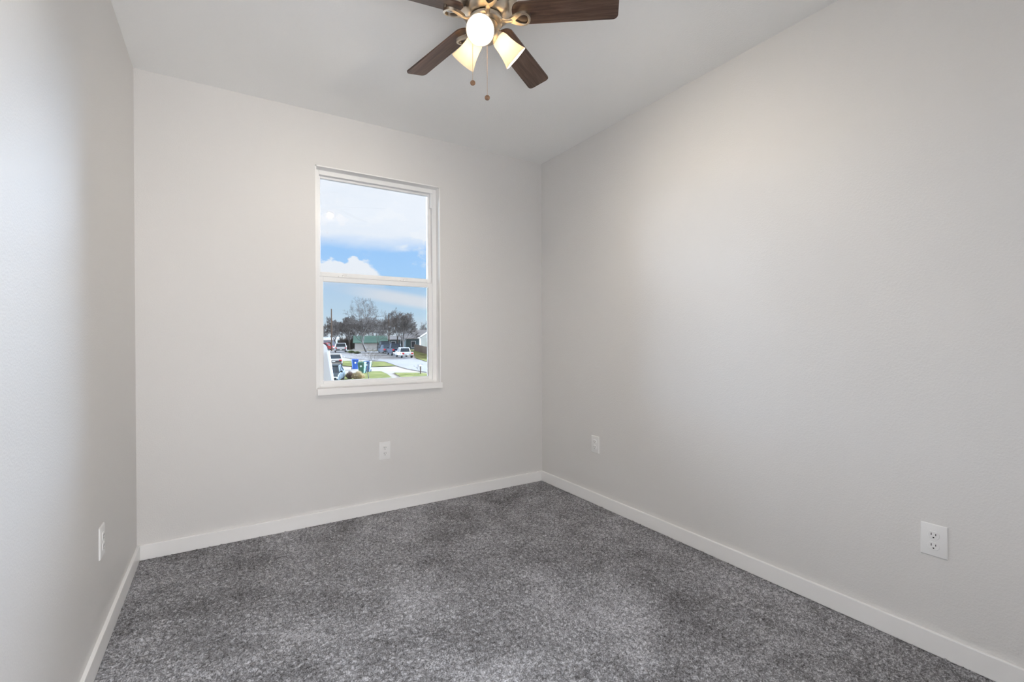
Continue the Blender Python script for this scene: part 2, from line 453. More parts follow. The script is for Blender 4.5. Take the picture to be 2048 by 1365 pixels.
m = MB(); m.lathe([(0.001, up_(2.598)), (0.098, up_(2.598)), (0.104, up_(2.588)), (0.104, up_(2.575)), (0.118, up_(2.570)), (0.124, up_(2.55)), (0.123, up_(2.525)), (0.113, up_(2.497)), (0.096, up_(2.476)), (0.080, up_(2.464)), (0.060, up_(2.461)), (0.001, up_(2.461))], 48)
m.build('motor_housing', M['nickel'], fan, smooth=35)
m = MB(); m.lathe([(0.001, up_(2.461)), (0.066, up_(2.459)), (0.069, up_(2.455)), (0.069, up_(2.446)), (0.064, up_(2.441)), (0.050, up_(2.439)), (0.001, up_(2.439))], 48)
m.build('flywheel', M['nickel'], fan, smooth=35)
m = MB(); m.lathe([(0.001, up_(2.439)), (0.044, up_(2.438)), (0.047, up_(2.432)), (0.047, up_(2.392)), (0.044, up_(2.380)), (0.034, up_(2.371)), (0.016, up_(2.367)), (0.001, up_(2.366))], 40)
m.build('switch_housing', M['nickel'], fan, smooth=35)

PITCHB = math.radians(-15)
ANG0 = 30.6


def blade_outline(r0, r1, w0, w1, rc):
    pts = []
    def corner(cx, cy, a0, a1, r):
        for k in range(9):
            a = a0+(a1-a0)*k/8; pts.append((cx+r*math.cos(a), cy+r*math.sin(a)))
    q = math.pi/2
    corner(r1-rc, w1-rc, q, 0, rc); corner(r1-rc, -w1+rc, 0, -q, rc)
    corner(r0+w0*0.75, -w0+w0*0.75, -q, -2*q, w0*0.75); corner(r0+w0*0.75, w0-w0*0.75, 2*q, q, w0*0.75)
    return pts


bo = blade_outline(0.106, 0.523, 0.048, 0.055, 0.020)
mB = MB(); mB.loft([[(x, y, z) for x, y in [(px*1.0, py*s) for px, py in bo]] for s, z in ((1, 0.0), (1, 0.006))])
# blade iron: a teardrop loop under the blade root and a curved neck back to the flywheel
mI = MB(); N = 40; outer, inner = [], []
for k in range(N):
    a = 2*math.pi*k/N
    tx = 0.5-0.5*math.cos(a); wd = math.sin(a)*(0.25+0.75*tx**0.8)
    outer.append((0.090+0.090*tx, 0.041*wd)); inner.append((0.121+0.050*tx, 0.0275*wd))
ring4 = [[(x, y, -0.014) for x, y in outer], [(x, y, -0.003) for x, y in outer], [(x, y, -0.003) for x, y in inner], [(x, y, -0.016) for x, y in inner], [(x, y, -0.014) for x, y in outer]]
mI.loft(ring4, cap=False)
mI.tube([(0.055, 0, -0.006), (0.072, 0, -0.007), (0.085, 0, -0.013), (0.098, 0, -0.012), (0.112, 0, -0.009)], [0.013, 0.011, 0.0085, 0.010, 0.012], 12, flat=0.5)
mI.tube([(0.174, 0, 0.012), (0.174, 0, -0.010)], 0.006, 10)
blade0 = iron0 = None
for k in range(5):
    if blade0 is None:
        blade0 = b_ = mB.build('fan_blade', M['wood'], fan, smooth=30); iron0 = i_ = mI.build('blade_iron', M['nickel'], fan, smooth=40, bevel=0.0015)
    else:
        b_ = blade0.copy(); i_ = iron0.copy(); COL.objects.link(b_); COL.objects.link(i_)
    R_ = Matrix.Rotation(math.radians(ANG0+72*k), 4, 'Z')
    b_.matrix_local = Matrix.Translation((0, 0, up_(2.470))) @ R_ @ Matrix.Rotation(math.radians(2.4), 4, 'Y') @ Matrix.Rotation(PITCHB, 4, 'X')
    i_.matrix_local = Matrix.Translation((0, 0, up_(2.452))) @ R_ @ Matrix.Rotation(PITCHB*0.8, 4, 'X')

# light kit: three tilted bell shades; local +z of each points out of the opening
TILT = math.radians(50)
SH = [(0.0, 0.000), (0.021, 0.000), (0.029, 0.004), (0.0335, 0.018), (0.036, 0.042), (0.041, 0.068), (0.048, 0.092), (0.054, 0.106)]
for k in range(3):
    al = math.radians(231 - 120*k)
    rad = Vector((math.cos(al), math.sin(al), 0)); ax = (rad*math.sin(TILT) + Vector((0, 0, -math.cos(TILT)))).normalized()
    opening = rad*0.130 + Vector((0, 0, up_(2.330)))
    neck = opening - ax*0.106
    sx = ax.cross(Vector((0, 0, 1))).normalized(); sy = ax.cross(sx)
    ML = Matrix(((sx.x, sy.x, ax.x, neck.x), (sx.y, sy.y, ax.y, neck.y), (sx.z, sy.z, ax.z, neck.z), (0, 0, 0, 1)))
    if k == 0:
        ms = MB()
        prof = [(r, z) for r, z in SH[1:]] + [(r-0.0028, z) for r, z in reversed(SH[2:])] + [(0.0175, 0.003)]
        ms.lathe(prof+[prof[0]], 40); sh0 = sh = ms.build('lamp_shade', M['opal'], fan, smooth=45)
        mbulb = MB(); mbulb.sphere((0, 0, 0.056), 0.0265, 20, 14); mbulb.lathe([(0.0255, 0.050), (0.020, 0.032), (0.013, 0.018), (0.012, 0.006), (0.001, 0.006)], 20)
        bu0 = bu = mbulb.build('bulb', M['bulb'], sh, smooth=60)
        mk = MB(); mk.lathe([(0.001, -0.034), (0.012, -0.034), (0.0125, -0.026), (0.022, -0.020), (0.0245, -0.010), (0.0245, 0.004), (0.0215, 0.007), (0.001, 0.007)], 28)
        so0 = so = mk.build('lamp_socket', M['nickel'], fan, smooth=35)
    else:
        sh = sh0.copy(); bu = bu0.copy(); so = so0.copy()
        for q in (sh, bu, so): COL.objects.link(q)
        bu.parent = sh
    sh.matrix_local = ML; so.matrix_local = ML
for (dx, dy, z0, z1, nm) in ((-0.048, 0.028, 2.40, 2.212, 'a'), (0.000, -0.006, 2.366, 2.150, 'b')):
    m = MB(); m.tube([(dx, dy, up_(z0)), (dx, dy, up_(z1))], 0.0009, 6)
    zz = z0
    while zz > z1:
        m.sphere((dx, dy, up_(zz)), 0.0014, 6, 5); zz -= 0.0075
    ch = m.build('pull_chain', M['chain'], fan, smooth=60)
    m = MB(); m.lathe([(0.001, -0.003), (0.009, -0.003), (0.0105, -0.0015), (0.0105, 0.0015), (0.009, 0.003), (0.001, 0.003)], 24, Matrix.Translation((dx, dy, up_(z1-0.0105))) @ Matrix.Rotation(-0.55, 4, 'Z') @ Matrix.Rotation(math.pi/2, 4, 'X'))
    m.build('chain_fob', M['fob'], ch, smooth=35)

# ------------------------------------------------------------------ the street outside
def ray(px, py):
    return (_r*((px-1024)/F_PX) - _u*((py-682.5)/F_PX) + _f).normalized()


S_FLAT = 95.0
def gz(s):
    """height of the ground at distance s down the street: it rises gently, then levels"""
    return CAM.z - 4.3 + 0.0233*min(s, S_FLAT)


def gp(px, py, dz=0.0):
    """point on the ground seen at a photo pixel"""
    d = ray(px, py); lo, hi = 4.0, 600.0
    for _ in range(60):
        mid = (lo+hi)/2; p = CAM + d*mid
        if p.z > gz((p-CAM).dot(UA)) + dz: lo = mid
        else: hi = mid
    return CAM + d*lo


def at(px, py, s):
    """point at distance s down the street on the line of sight of a photo pixel"""
    d = ray(px, py); return CAM + d*(s/d.dot(UA))


def ground(x_px, s):
    """ground point at distance s under a pixel column"""
    p = at(x_px, 671, s); return Vector((p.x, p.y, gz(s)))


E_ = dict(
    concrete=mat('concrete', (0.30, 0.275, 0.25), 0.9, spec=0.1, fn=mottled((0.205, 0.178, 0.152), (0.285, 0.245, 0.205), 0.35, 6)),
    asphalt=mat('asphalt', (0.22, 0.22, 0.225), 0.9, spec=0.1, fn=mottled((0.155, 0.142, 0.134), (0.205, 0.188, 0.175), 0.3, 6)),
    grass=mat('grass', (0.12, 0.16, 0.05), 1.0, spec=0.0, fn=mottled((0.075, 0.088, 0.025), (0.19, 0.18, 0.075), 0.9, 6)),
    dry=mat('dry_grass', (0.2, 0.18, 0.1), 1.0, spec=0.0, fn=mottled((0.14, 0.14, 0.07), (0.27, 0.23, 0.16), 0.5, 6)),
    bark=mat('bark', (0.13, 0.12, 0.115), 0.95, spec=0.05, fn=mottled((0.06, 0.05, 0.045), (0.11, 0.094, 0.085), 2.0)),
    twig=mat('twigs', (0.10, 0.085, 0.076), 1.0, spec=0.0),
    pole=mat('pole_wood', (0.08, 0.05, 0.03), 0.9, spec=0.05, fn=mottled((0.045, 0.03, 0.02), (0.095, 0.058, 0.038), 1.5)),
    evergreen=mat('evergreen', (0.02, 0.04, 0.03), 1.0, spec=0.0),
    siding=mat('white_siding', (0.60, 0.59, 0.58), 0.6), white=mat('white_panel', (0.70, 0.69, 0.68), 0.5),
    greenroof=mat('green_roof', (0.075, 0.125, 0.095), 0.8, spec=0.15), greyroof=mat('grey_shingles', (0.17, 0.155, 0.15), 0.9, spec=0.1, fn=mottled((0.11, 0.095, 0.088), (0.16, 0.14, 0.13), 1.2)),
    teal=mat('teal_wall', (0.05, 0.085, 0.09), 0.8), dark=mat('dark_window', (0.012, 0.016, 0.022), 0.15), bluewall=mat('pale_blue_wall', (0.42, 0.5, 0.6), 0.7),
    fence=mat('fence_wood', (0.11, 0.07, 0.045), 0.9, spec=0.05, fn=mottled((0.034, 0.022, 0.014), (0.058, 0.038, 0.025), 2.0)),
    carwhite=mat('white_car_paint', (0.56, 0.55, 0.55), 0.25, coat=0.08), cartan=mat('tan_car_paint', (0.36, 0.335, 0.32), 0.45, coat=0.08),
    carslate=mat('slate_car_paint', (0.022, 0.03, 0.034), 0.45, coat=0.08), carblue=mat('grey_blue_car_paint', (0.032, 0.042, 0.058), 0.45, coat=0.08),
    carnavy=mat('navy_car_paint', (0.008, 0.014, 0.03), 0.45, coat=0.08), carblack=mat('black_car_paint', (0.012, 0.013, 0.018), 0.45, coat=0.08), carred=mat('red_car_paint', (0.32, 0.03, 0.03), 0.45, coat=0.08),
    carglass=mat('car_glass', (0.02, 0.03, 0.04), 0.08), tyre=mat('tyre', (0.015, 0.015, 0.016), 0.8), rim=mat('wheel_rim', (0.5, 0.5, 0.52), 0.35, metal=1.0),
    tail=mat('tail_light', (0.45, 0.02, 0.02), 0.25), head=mat('head_light', (0.85, 0.87, 0.9), 0.1), chrome=mat('chrome', (0.7, 0.7, 0.72), 0.15, metal=1.0), trimdk=mat('black_trim', (0.02, 0.02, 0.022), 0.6),
    binblue=mat('blue_bin', (0.01, 0.07, 0.30), 0.45), bingreen=mat('green_bin', (0.03, 0.12, 0.085), 0.5), binpale=mat('white_mark', (0.7, 0.72, 0.75), 0.6), bindull=mat('dull_blue_bin', (0.06, 0.11, 0.26), 0.5),
    straw=mat('straw_grass', (0.42, 0.33, 0.20), 1.0, spec=0.0), russet=mat('russet_grass', (0.14, 0.085, 0.065), 1.0, spec=0.0), hedge=mat('hedge', (0.13, 0.12, 0.09), 1.0, spec=0.0), leaf=mat('low_green_leaf', (0.10, 0.13, 0.05), 1.0, spec=0.0),
)

# ground surfaces
m = MB(); ss = [2, 10, 20, 30, 40, 50, 60, 70, 80, 95, 120, 200, 420]; ts = [-160, -60, -20, 0, 20, 60, 160]
b0 = Vector((CAM.x, CAM.y, 0))
vs = [tuple((b0 + UA*(s+2.4) + VA*t_) + Vector((0, 0, gz(s)))) for s in ss for t_ in ts]; n = len(ts)
m.add(vs, [(i*n+j, i*n+j+1, (i+1)*n+j+1, (i+1)*n+j) for i in range(len(ss)-1) for j in range(n-1)])
struct('driveway', m, E_['concrete'])


def patch(name, pix, mt, dz, thick=0.03):
    pts = [gp(x, y) for x, y in pix]
    m = MB(); m.loft([[p + Vector((0, 0, dz-thick)) for p in pts], [p + Vector((0, 0, dz)) for p in pts]])
    return struct(name, m, mt)


patch('street', [(600, 706), (668, 700.3), (694, 700.5), (728, 702.3), (760, 703.4), (800, 708), (829, 717.5), (857, 726), (900, 741), (900, 752), (858, 745.5), (815, 738), (792, 731.5), (770, 723.5), (735, 720.5), (700, 717), (670, 712), (600, 715)], E_['asphalt'], 0.008)
patch('verge', [(640, 698), (700, 694.0), (762, 695.5), (762, 703), (728, 701.6), (694, 699.8), (668, 699.6), (640, 701)], E_['dry'], 0.016)
patch('lawn', [(826, 705), (834, 700), (862, 698), (905, 704), (905, 742), (857, 724.5), (832, 716.5)], E_['grass'], 0.02)
patch('lawn', [(813, 699), (830, 695.5), (832, 701), (822, 704.5)], E_['grass'], 0.024)
patch('lawn', [(681, 722.5), (700, 722.5), (735, 723.5), (768, 724.3), (791, 732.3), (745, 733.8), (700, 733), (683, 731.5)], E_['grass'], 0.02)
patch('lawn', [(676, 750), (700, 748.5), (742, 743), (762, 743.2), (774, 748.5), (784, 756), (770, 790), (660, 790), (660, 760)], E_['grass'], 0.02)
patch('lawn', [(788, 746), (838, 746), (857, 748), (880, 752), (880, 785), (830, 785), (806, 757)], E_['grass'], 0.02)


# ---- trees
def tree(name, base, height, spread, seed, label, cat='tree', group=None, levels=5, fork=0.25, r0=None, up=0.3, kids=(3, 4), main=4, lean=(0, 0), rmin=0.008, shrink=(0.55, 0.78), width=None):
    """a leafless tree: a trunk with main limbs, and finer and finer branches"""
    rnd = random.Random(seed); root = empty(name, base, label=label, cat=cat, group=group)
    tk, tw = MB(), MB(); r0 = r0 or height*0.017
    def grow(p, d, ln, r, lv):
        k = 4 if lv == 1 else (3 if lv < levels else 2); pts, rads = [p], [r]
        for i in range(k):
            j = 0.20 if lv else 0.06
            d = (d + Vector((rnd.gauss(0, j), rnd.gauss(0, j), rnd.gauss(0, j) + (up*0.22 if lv else 0)))).normalized()
            pts.append(pts[-1]+d*(ln/k)); rads.append(max(r*(1-0.5*(i+1)/k), rmin*0.6))
        (tk if lv <= 1 else tw).tube(pts, rads, 7 if lv <= 1 else 3, cap=False)
        if lv >= levels: return
        n_ = main if lv == 0 else rnd.randint(*kids)+1
        ph = rnd.uniform(0, 6.28)
        for c in range(n_):
            f = (0.72 + 0.28*(c+0.5)/n_) if lv == 0 else (0.25+0.75*(c+rnd.random())/n_)
            f = min(f, 0.999); i = int(f*k); q = pts[i].lerp(pts[i+1], f*k-i); dd = (pts[i+1]-pts[i]).normalized()
            a = ph + 2.4*c + rnd.uniform(-0.4, 0.4)
            ref = Vector((0, 0, 1)) if abs(dd.z) < 0.8 else Vector((1, 0, 0)); u1 = dd.cross(ref).normalized(); u2 = dd.cross(u1)
            nd = (dd + (u1*math.cos(a) + u2*math.sin(a))*spread*rnd.uniform(0.6, 1.15)).normalized()
            if nd.z < -0.25: nd.z = -0.1
            grow(q, nd, ln*(rnd.uniform(1.15, 1.5) if lv == 0 else rnd.uniform(*shrink)*(1.15-0.45*f)), max(rads[i]*rnd.uniform(0.45, 0.65), rmin), lv+1)
    grow(Vector((0, 0, -0.1)), Vector((lean[0], lean[1], 1)).normalized(), height*fork, r0, 0)
    top = max(v[2] for v in tw.v); kz = height/top
    wid = sorted(abs(v[0]*VA.x+v[1]*VA.y) for v in tw.v)[int(len(tw.v)*0.985)]; kx = (width/2/wid) if width else kz
    for q in (tk, tw): q.v = [(x*kx, y*kx, z*kz) for x, y, z in q.v]
    tk.build('trunk', E_['bark'], root, smooth=60); tw.build('branches', E_['twig'], root)
    return root


tree('bare_tree', gp(741, 698.5), 11.6, 0.75, 12, 'tall spreading bare tree in front of the green-roofed house', levels=6, fork=0.24, kids=(2, 3), main=5, up=0.25, width=9.6)
tree('bare_tree', ground(733, 88), 6.6, 0.7, 4, 'leaning bare tree just left of the tall spreading tree', levels=6, lean=(-0.28, 0.05), kids=(2, 4), width=6.0)
tree('bare_tree', ground(806, 83), 7.2, 0.55, 8, 'dense round bare tree behind the white pickup truck', levels=6, fork=0.16, kids=(3, 4), up=0.5, main=6, width=5.0)
tree('bare_tree', ground(795, 100), 8.8, 0.6, 21, 'bare tree rising behind the right utility pole', levels=6, fork=0.22, kids=(2, 4), width=6.0)
tree('bare_tree', ground(754, 92), 6.2, 0.6, 31, 'thin bare tree between the tall tree and the right utility pole', levels=5, fork=0.3, kids=(2, 4), r0=0.08)
for i, (x, s, hgt, wd_, lab) in enumerate(((655, 102, 5.6, 4, 'leftmost bare tree of the far tree line'), (672, 98, 6.6, 4, 'bare tree beside the left utility pole'), (687, 108, 5.6, 5, 'bare tree above the white sport utility car'),
        (700, 100, 7.0, 6, 'bare tree left of the green-roofed house'), (713, 108, 7.6, 6, 'bare tree behind the left end of the green roof'), (728, 125, 8.7, 6.5, 'bare tree behind the middle of the green roof'), (748, 116, 7.5, 6.5, 'bare tree behind the tall spreading tree'), (766, 133, 8.6, 6.5, 'bare tree behind the right end of the green roof'),
        (782, 124, 8.0, 6, 'bare tree behind the right utility pole'), (818, 110, 6.8, 5, 'bare tree behind the left end of the grey-roofed house'), (851, 122, 7.4, 5, 'faint bare tree above the grey roof at the right'))):
    tree('bare_tree', ground(x, s), hgt, 0.7, 60+i, lab, group='far bare trees', levels=6 if i < 9 else 5, fork=0.16, kids=(2, 4), up=0.4, main=5, width=wd_, rmin=0.009)
tree('young_tree', gp(738, 759), 2.9, 0.8, 17, 'small bare young tree with spreading branches on the near lawn', levels=4, fork=0.42, r0=0.035, kids=(2, 3), rmin=0.005, width=3.2)
tree('sapling', gp(838, 750), 1.15, 0.7, 6, 'thin bare sapling beside the wooden stake on the right lawn', levels=4, fork=0.4, r0=0.012, kids=(2, 3), rmin=0.003, main=3)


def bush(name, base, r, h, seed, mt, label, cat='bush', n=420, droop=0.4, blade=0.014, group=None):
    rnd = random.Random(seed); m = MB()
    for _ in range(n):
        a = rnd.uniform(0, 2*math.pi); q = rnd.random()**0.6
        tip = Vector((math.cos(a)*r*q, math.sin(a)*r*q, h*(1-0.55*q*q)*rnd.uniform(0.6, 1.05)))
        p0 = Vector((math.cos(a)*r*0.25*q, math.sin(a)*r*0.25*q, 0)); mid = p0.lerp(tip, 0.55) + Vector((0, 0, h*0.18*droop))
        m.tube([p0, mid, tip], [blade, blade*0.9, blade*0.3], 3, cap=False)
    o = m.build(name, E_[mt]); o.location = base; return tag(o, label, cat, group)


bush('ornamental_grass', gp(700, 759), 0.42, 0.72, 1, 'russet', 'clump of reddish brown ornamental grass left of the straw clump', 'grass clump')
bush('ornamental_grass', gp(716.5, 762), 0.62, 0.86, 2, 'straw', 'clump of straw coloured ornamental grass in front of the blue bin', 'grass clump', n=600)
bush('hedge_mound', gp(742, 699), 0.95, 1.05, 3, 'hedge', 'rounded grey brown hedge at the foot of the tall bare tree', 'hedge', n=900, blade=0.03)
bush('low_shrub', ground(714, 82), 0.7, 0.45, 6, 'leaf', 'low green shrub left of the grey brown hedge', 'shrub', n=300, blade=0.03)
bush('low_shrub', ground(702, 84), 0.8, 0.5, 7, 'leaf', 'low green shrub behind the white sport utility car', 'shrub', n=300, blade=0.03)

for x, s_, r_, h_, sd_, lab in ((698, 102, 2.3, 2.6, 41, 'brown leafless thicket just left of the green-roofed house'), (682, 118, 2.4, 2.5, 42, 'brown leafless thicket behind the white sport utility car'), (709, 108, 2.0, 3.0, 43, 'brown leafless thicket at the left corner of the green-roofed house')):
    bush('thicket', ground(x, s_), r_, h_, sd_, 'twig', lab, 'thicket', n=1300, blade=0.03)

# ---- utility poles
for px, py, ytop, lab in ((663.3, 702, 618, 'brown wooden utility pole at the left, by the white sport utility car'), (778, 699, 627, 'dark wooden utility pole right of the tall bare tree')):
    b = gp(px, py); hgt = at(px, ytop, (b-CAM).dot(UA)).z - b.z
    m = MB(); m.tube([(0, 0, -0.1), (0, 0, hgt*0.5), (0, 0, hgt-0.05), (0, 0, hgt)], [0.13, 0.12, 0.10, 0.06], 12)
    o = m.build('utility_pole', E_['pole'], None, smooth=50); o.location = b; tag(o, lab, 'utility pole')

# ---- houses: local x runs right, y runs away
def house(name, cx_px, s, w, d, hw, hr, wallm, roofm, label, gable='x', rz=-VIEW_AZ, wins=(), over=0.35, base_dz=0.0):
    g = ground(cx_px, s); r = empty(name, g, rz, label=label, cat='house')
    MB().box(-w/2, w/2, 0, d, -0.4, hw).build('wall', E_[wallm], r)
    o = over; t_ = 0.14; m = MB()
    if gable == 'x':      # ridge runs left-right
        for sgn in (0, 1):
            y0, y1 = ((-o, d/2) if sgn == 0 else (d+o, d/2))
            m.prism([(-w/2-o, y0, hw-0.02), (-w/2-o, y1, hw+hr), (-w/2-o, y1, hw+hr+t_), (-w/2-o, y0, hw+t_-0.02)], (w+2*o, 0, 0))
        m.build('roof', E_[roofm], r)
        for x in (-w/2, w/2-0.1): MB().prism([(x, 0, hw), (x, d, hw), (x, d/2, hw+hr)], (0.1, 0, 0)).build('gable', E_[wallm], r)
    else:
        for sgn in (-1, 1):
            m.prism([(sgn*(w/2+o), -o, hw-0.02), (0, -o, hw+hr), (0, -o, hw+hr+t_), (sgn*(w/2+o), -o, hw+t_-0.02)], (0, d+2*o, 0))
        m.build('roof', E_[roofm], r)
        MB().prism([(-w/2, 0, hw), (w/2, 0, hw), (0, 0, hw+hr)], (0, 0.1, 0)).build('gable', E_['white'], r)
    for (x, z, ww, hh) in wins:
        f = MB(); f.box(x-ww/2-0.08, x+ww/2+0.08, -0.05, 0.0, z-hh/2-0.08, z+hh/2+0.08)
        fo = f.build('window', E_['white'], r); MB().box(x-ww/2, x+ww/2, -0.07, -0.04, z-hh/2, z+hh/2).build('pane', E_['dark'], fo)
    return r


house('house', 741, 99, 6.1, 5, 1.3, 1.4, 'siding', 'greenroof', 'small white house with a green roof behind the tall bare tree', wins=((2.2, 0.7, 0.6, 0.7),))
house('house', 797, 111, 4.8, 6, 1.9, 0.9, 'teal', 'greyroof', 'dark teal house half hidden behind the parked pickups', wins=((-1.2, 1.1, 0.9, 0.9), (1.0, 1.0, 1.0, 1.6)))
house('house', 845, 100, 6.8, 7, 2.1, 1.9, 'teal', 'greyroof', 'dark teal house with a broad grey roof at the right, behind the fence', wins=((-1.9, 1.0, 0.8, 1.2),))
house('house', 859, 95, 3.4, 4, 2.3, 1.2, 'siding', 'white', 'white gabled house wing with a window above the brown fence', gable='y', wins=((0.0, 1.25, 0.7, 0.8),), over=0.3)
house('house', 652, 100, 3.6, 4, 1.9, 0.6, 'bluewall', 'white', 'pale blue house at the far left behind the utility pole', wins=((0.6, 1.1, 0.7, 0.8),))

# the white gable that cuts across the lower left of the view
g0 = [at(x, y, 13.0) for x, y in ((600, 700), (645, 690.5), (650.5, 690.8), (654, 694), (656.5, 706), (664.5, 762), (670, 800), (600, 800))]
gr = empty('white_gable', g0[5], label='white painted sloping gable end at the lower left of the window view', cat='building')
iv = gr.location.copy()
gdir = ray(632, 690); gdir = Vector((gdir.x, gdir.y, 0)).normalized()
MB().prism([p-iv for p in g0], gdir*3.0).build('wall', E_['siding'], gr)
m = MB(); e0, e1 = at(656.8, 704, 12.97)-iv, at(671, 800, 12.97)-iv
m.tube([e0, e1], 0.035, 6); m.build('edge_trim', E_['white'], gr)

# ---- wooden fence along the right lawn
fr0, fr1 = gp(828.5, 702.0), gp(885, 718)
fe = empty('wooden_fence', fr0, label='brown wooden board fence at the right, in front of the white gabled house', cat='fence')
dv = fr1-fr0; nb = 36; m = MB(); dn = Vector((dv.x, dv.y, 0)).normalized(); nn = Vector((-dn.y, dn.x, 0))
for i in range(nb):
    p = dv*(i/nb); q = dv*((i+0.93)/nb); hh = 1.25 + 0.02*math.sin(i*7)
    m.prism([p, q, q+Vector((0, 0, hh)), p+Vector((0, 0, hh))], nn*0.025)
m.build('board_panel', E_['fence'], fe)
for i in range(0, nb+1, 9):
    p = dv*(i/nb) + nn*0.07; MB().box(p.x-0.05, p.x+0.05, p.y-0.05, p.y+0.05, p.z-0.1, p.z+1.2).build('post', E_['fence'], fe)
for z in (0.25, 0.9): MB().tube([nn*0.05+Vector((0, 0, z)), dv+nn*0.05+Vector((0, 0, z))], 0.045, 4).build('rail', E_['fence'], fe)

# ---- stake with a pale cap
b = gp(841, 748.5); st = empty('wooden_stake', b, label='short dark wooden stake with a pale top on the right lawn', cat='stake')
MB().box(-0.045, 0.045, -0.045, 0.045, -0.05, 0.72).build('post', E_['pole'], st); MB().box(-0.10, 0.10, -0.08, 0.08, 0.72, 0.86).build('cap', E_['white'], st, bevel=0.02)


# ---- vehicles: local x forward, y left, z up
WHEEL0 = None
def wheel(parent, x, y, r, w=0.22):
    m = MB(); m.lathe([(r*0.6, -w/2), (r*0.93, -w/2), (r, -w/2+0.03), (r, w/2-0.03), (r*0.93, w/2), (r*0.6, w/2), (r*0.6, -w/2)], 20, Matrix.Translation((x, y, r)) @ Matrix.Rotation(math.pi/2, 4, 'X'))
    o = m.build('wheel', E_['tyre'], parent, smooth=40)
    m = MB(); m.lathe([(0.001, -w/2+0.03), (r*0.62, -w/2+0.04), (r*0.62, w/2-0.04), (0.001, w/2-0.03)], 16, Matrix.Translation((x, y, r)) @ Matrix.Rotation(math.pi/2, 4, 'X'))
    m.build('rim', E_['rim'], o, smooth=40)


def vehicle(name, pos, heading, kind, paint, label, cat='car', Lc=4.6, Wc=1.8, Hc=1.45, pitch_s=True):
    """heading: angle to the street axis, 0 = driving away"""
    rz = math.atan2(UA.y, UA.x) + heading
    r = empty(name, pos, rz, label=label, cat=cat)
    P = E_[paint]; w = Wc/2; R_ = 0.32 if kind in ('sedan',) else 0.38; f, bk = Lc/2, -Lc/2
    belt = Hc*0.60 if kind == 'sedan' else Hc*0.58
    if kind == 'sedan':
        prof = [(bk, 0.34), (bk, belt-0.06), (bk+0.25, belt), (f-1.0, belt), (f-0.15, belt-0.18), (f, belt-0.32), (f, 0.30), (f-0.2, 0.20), (bk+0.2, 0.22)]
        cab = [(bk+0.55, f-1.15), (bk+1.05, f-1.95)]
    elif kind == 'suv':
        prof = [(bk, 0.40), (bk, belt), (f-1.2, belt), (f-0.15, belt-0.10), (f, belt-0.25), (f, 0.38), (f-0.2, 0.27), (bk+0.2, 0.28)]
        cab = [(bk+0.06, f-1.25), (bk+0.30, f-1.85)]
    else:
        prof = [(bk, 0.45), (bk, belt+0.02), (bk+1.75, belt+0.02), (bk+1.8, belt), (f-1.25, belt), (f-0.12, belt-0.08), (f, belt-0.25), (f, 0.42), (f-0.2, 0.32), (bk+0.2, 0.36)]
        cab = [(bk+1.85, f-1.3), (bk+1.98, f-1.95)]
    m = MB(); m.loft([[(x, -w, z) for x, z in prof], [(x, w, z) for x, z in prof]])
    body = m.build('body', P, r, bevel=0.06, seg=2)
    (c0, c1), (t0, t1) = cab; wi = w-0.06; wt = w*0.76; zr = Hc-0.06
    m = MB(); m.loft([[(c0, -wi, belt-0.02), (c1, -wi, belt-0.02), (c1, wi, belt-0.02), (c0, wi, belt-0.02)], [(t0, -wt, zr), (t1, -wt, zr), (t1, wt, zr), (t0, wt, zr)]])
    m.build('windows', E_['carglass'], r)
    m = MB(); m.box(t0-0.05, t1+0.05, -wt-0.02, wt+0.02, zr-0.03, Hc)
    for (a, b_) in (((c0, wi), (t0, wt)), ((c1, wi), (t1, wt)), (((c0+c1)/2, wi), ((t0+t1)/2, wt))):
        for s_ in (-1, 1): m.tube([(a[0], s_*a[1], belt), (b_[0], s_*b_[1], zr)], 0.05, 6)
    m.build('roof', P, r, smooth=40)
    for x in (f-0.85, bk+0.85):
        for y in (-w+0.09, w-0.09): wheel(r, x, y, R_)
    for y in (-1, 1):
        MB().box(bk-0.03, bk+0.10, y*(w-0.18)-0.15, y*(w-0.18)+0.15, belt-0.30, belt-0.08).build('tail_light', E_['tail'], r, bevel=0.02)
        MB().box(f-0.12, f+0.03, y*(w-0.26)-0.2, y*(w-0.26)+0.2, belt-0.40, belt-0.24).build('head_light', E_['head'], r, bevel=0.03)
        mm = MB(); mm.box(c1-0.35, c1-0.15, y*(w+0.10)-0.09, y*(w+0.10)+0.09, belt+0.0, belt+0.15); mm.build('side_mirror', P, r, bevel=0.03)
    bump = E_['chrome'] if kind == 'pickup' else E_['trimdk']
    MB().box(bk-0.08, bk+0.05, -w+0.08, w-0.08, 0.36, 0.54).build('rear_bumper', bump, r, bevel=0.03)
    MB().box(f-0.05, f+0.08, -w+0.08, w-0.08, 0.32, 0.50).build('front_bumper', bump if kind == 'pickup' else P, r, bevel=0.03)
    MB().box(bk-0.095, bk-0.075, -0.16, 0.16, 0.42, 0.53).build('license_plate', E_['white'], r)
    if kind == 'pickup':
        MB().box(bk-0.02, bk+0.02, -w+0.22, w-0.22, 0.58, belt-0.02).build('tailgate', P, r, bevel=0.01)
        MB().box(bk+0.08, bk+1.75, -w+0.12, w-0.12, belt, belt+0.035).build('cargo_bed', E_['trimdk'], r)
    elif kind == 'suv':
        MB().box(bk-0.015, bk+0.02, -w+0.15, w-0.15, 0.58, belt-0.05).build('tailgate', P, r, bevel=0.01)
        for y in (-1, 1): MB().tube([(t0+0.1, y*wt*0.9, Hc+0.04), (t1-0.1, y*wt*0.9, Hc+0.04)], 0.025, 6).build('roof_rail', E_['trimdk'], r)
    return r


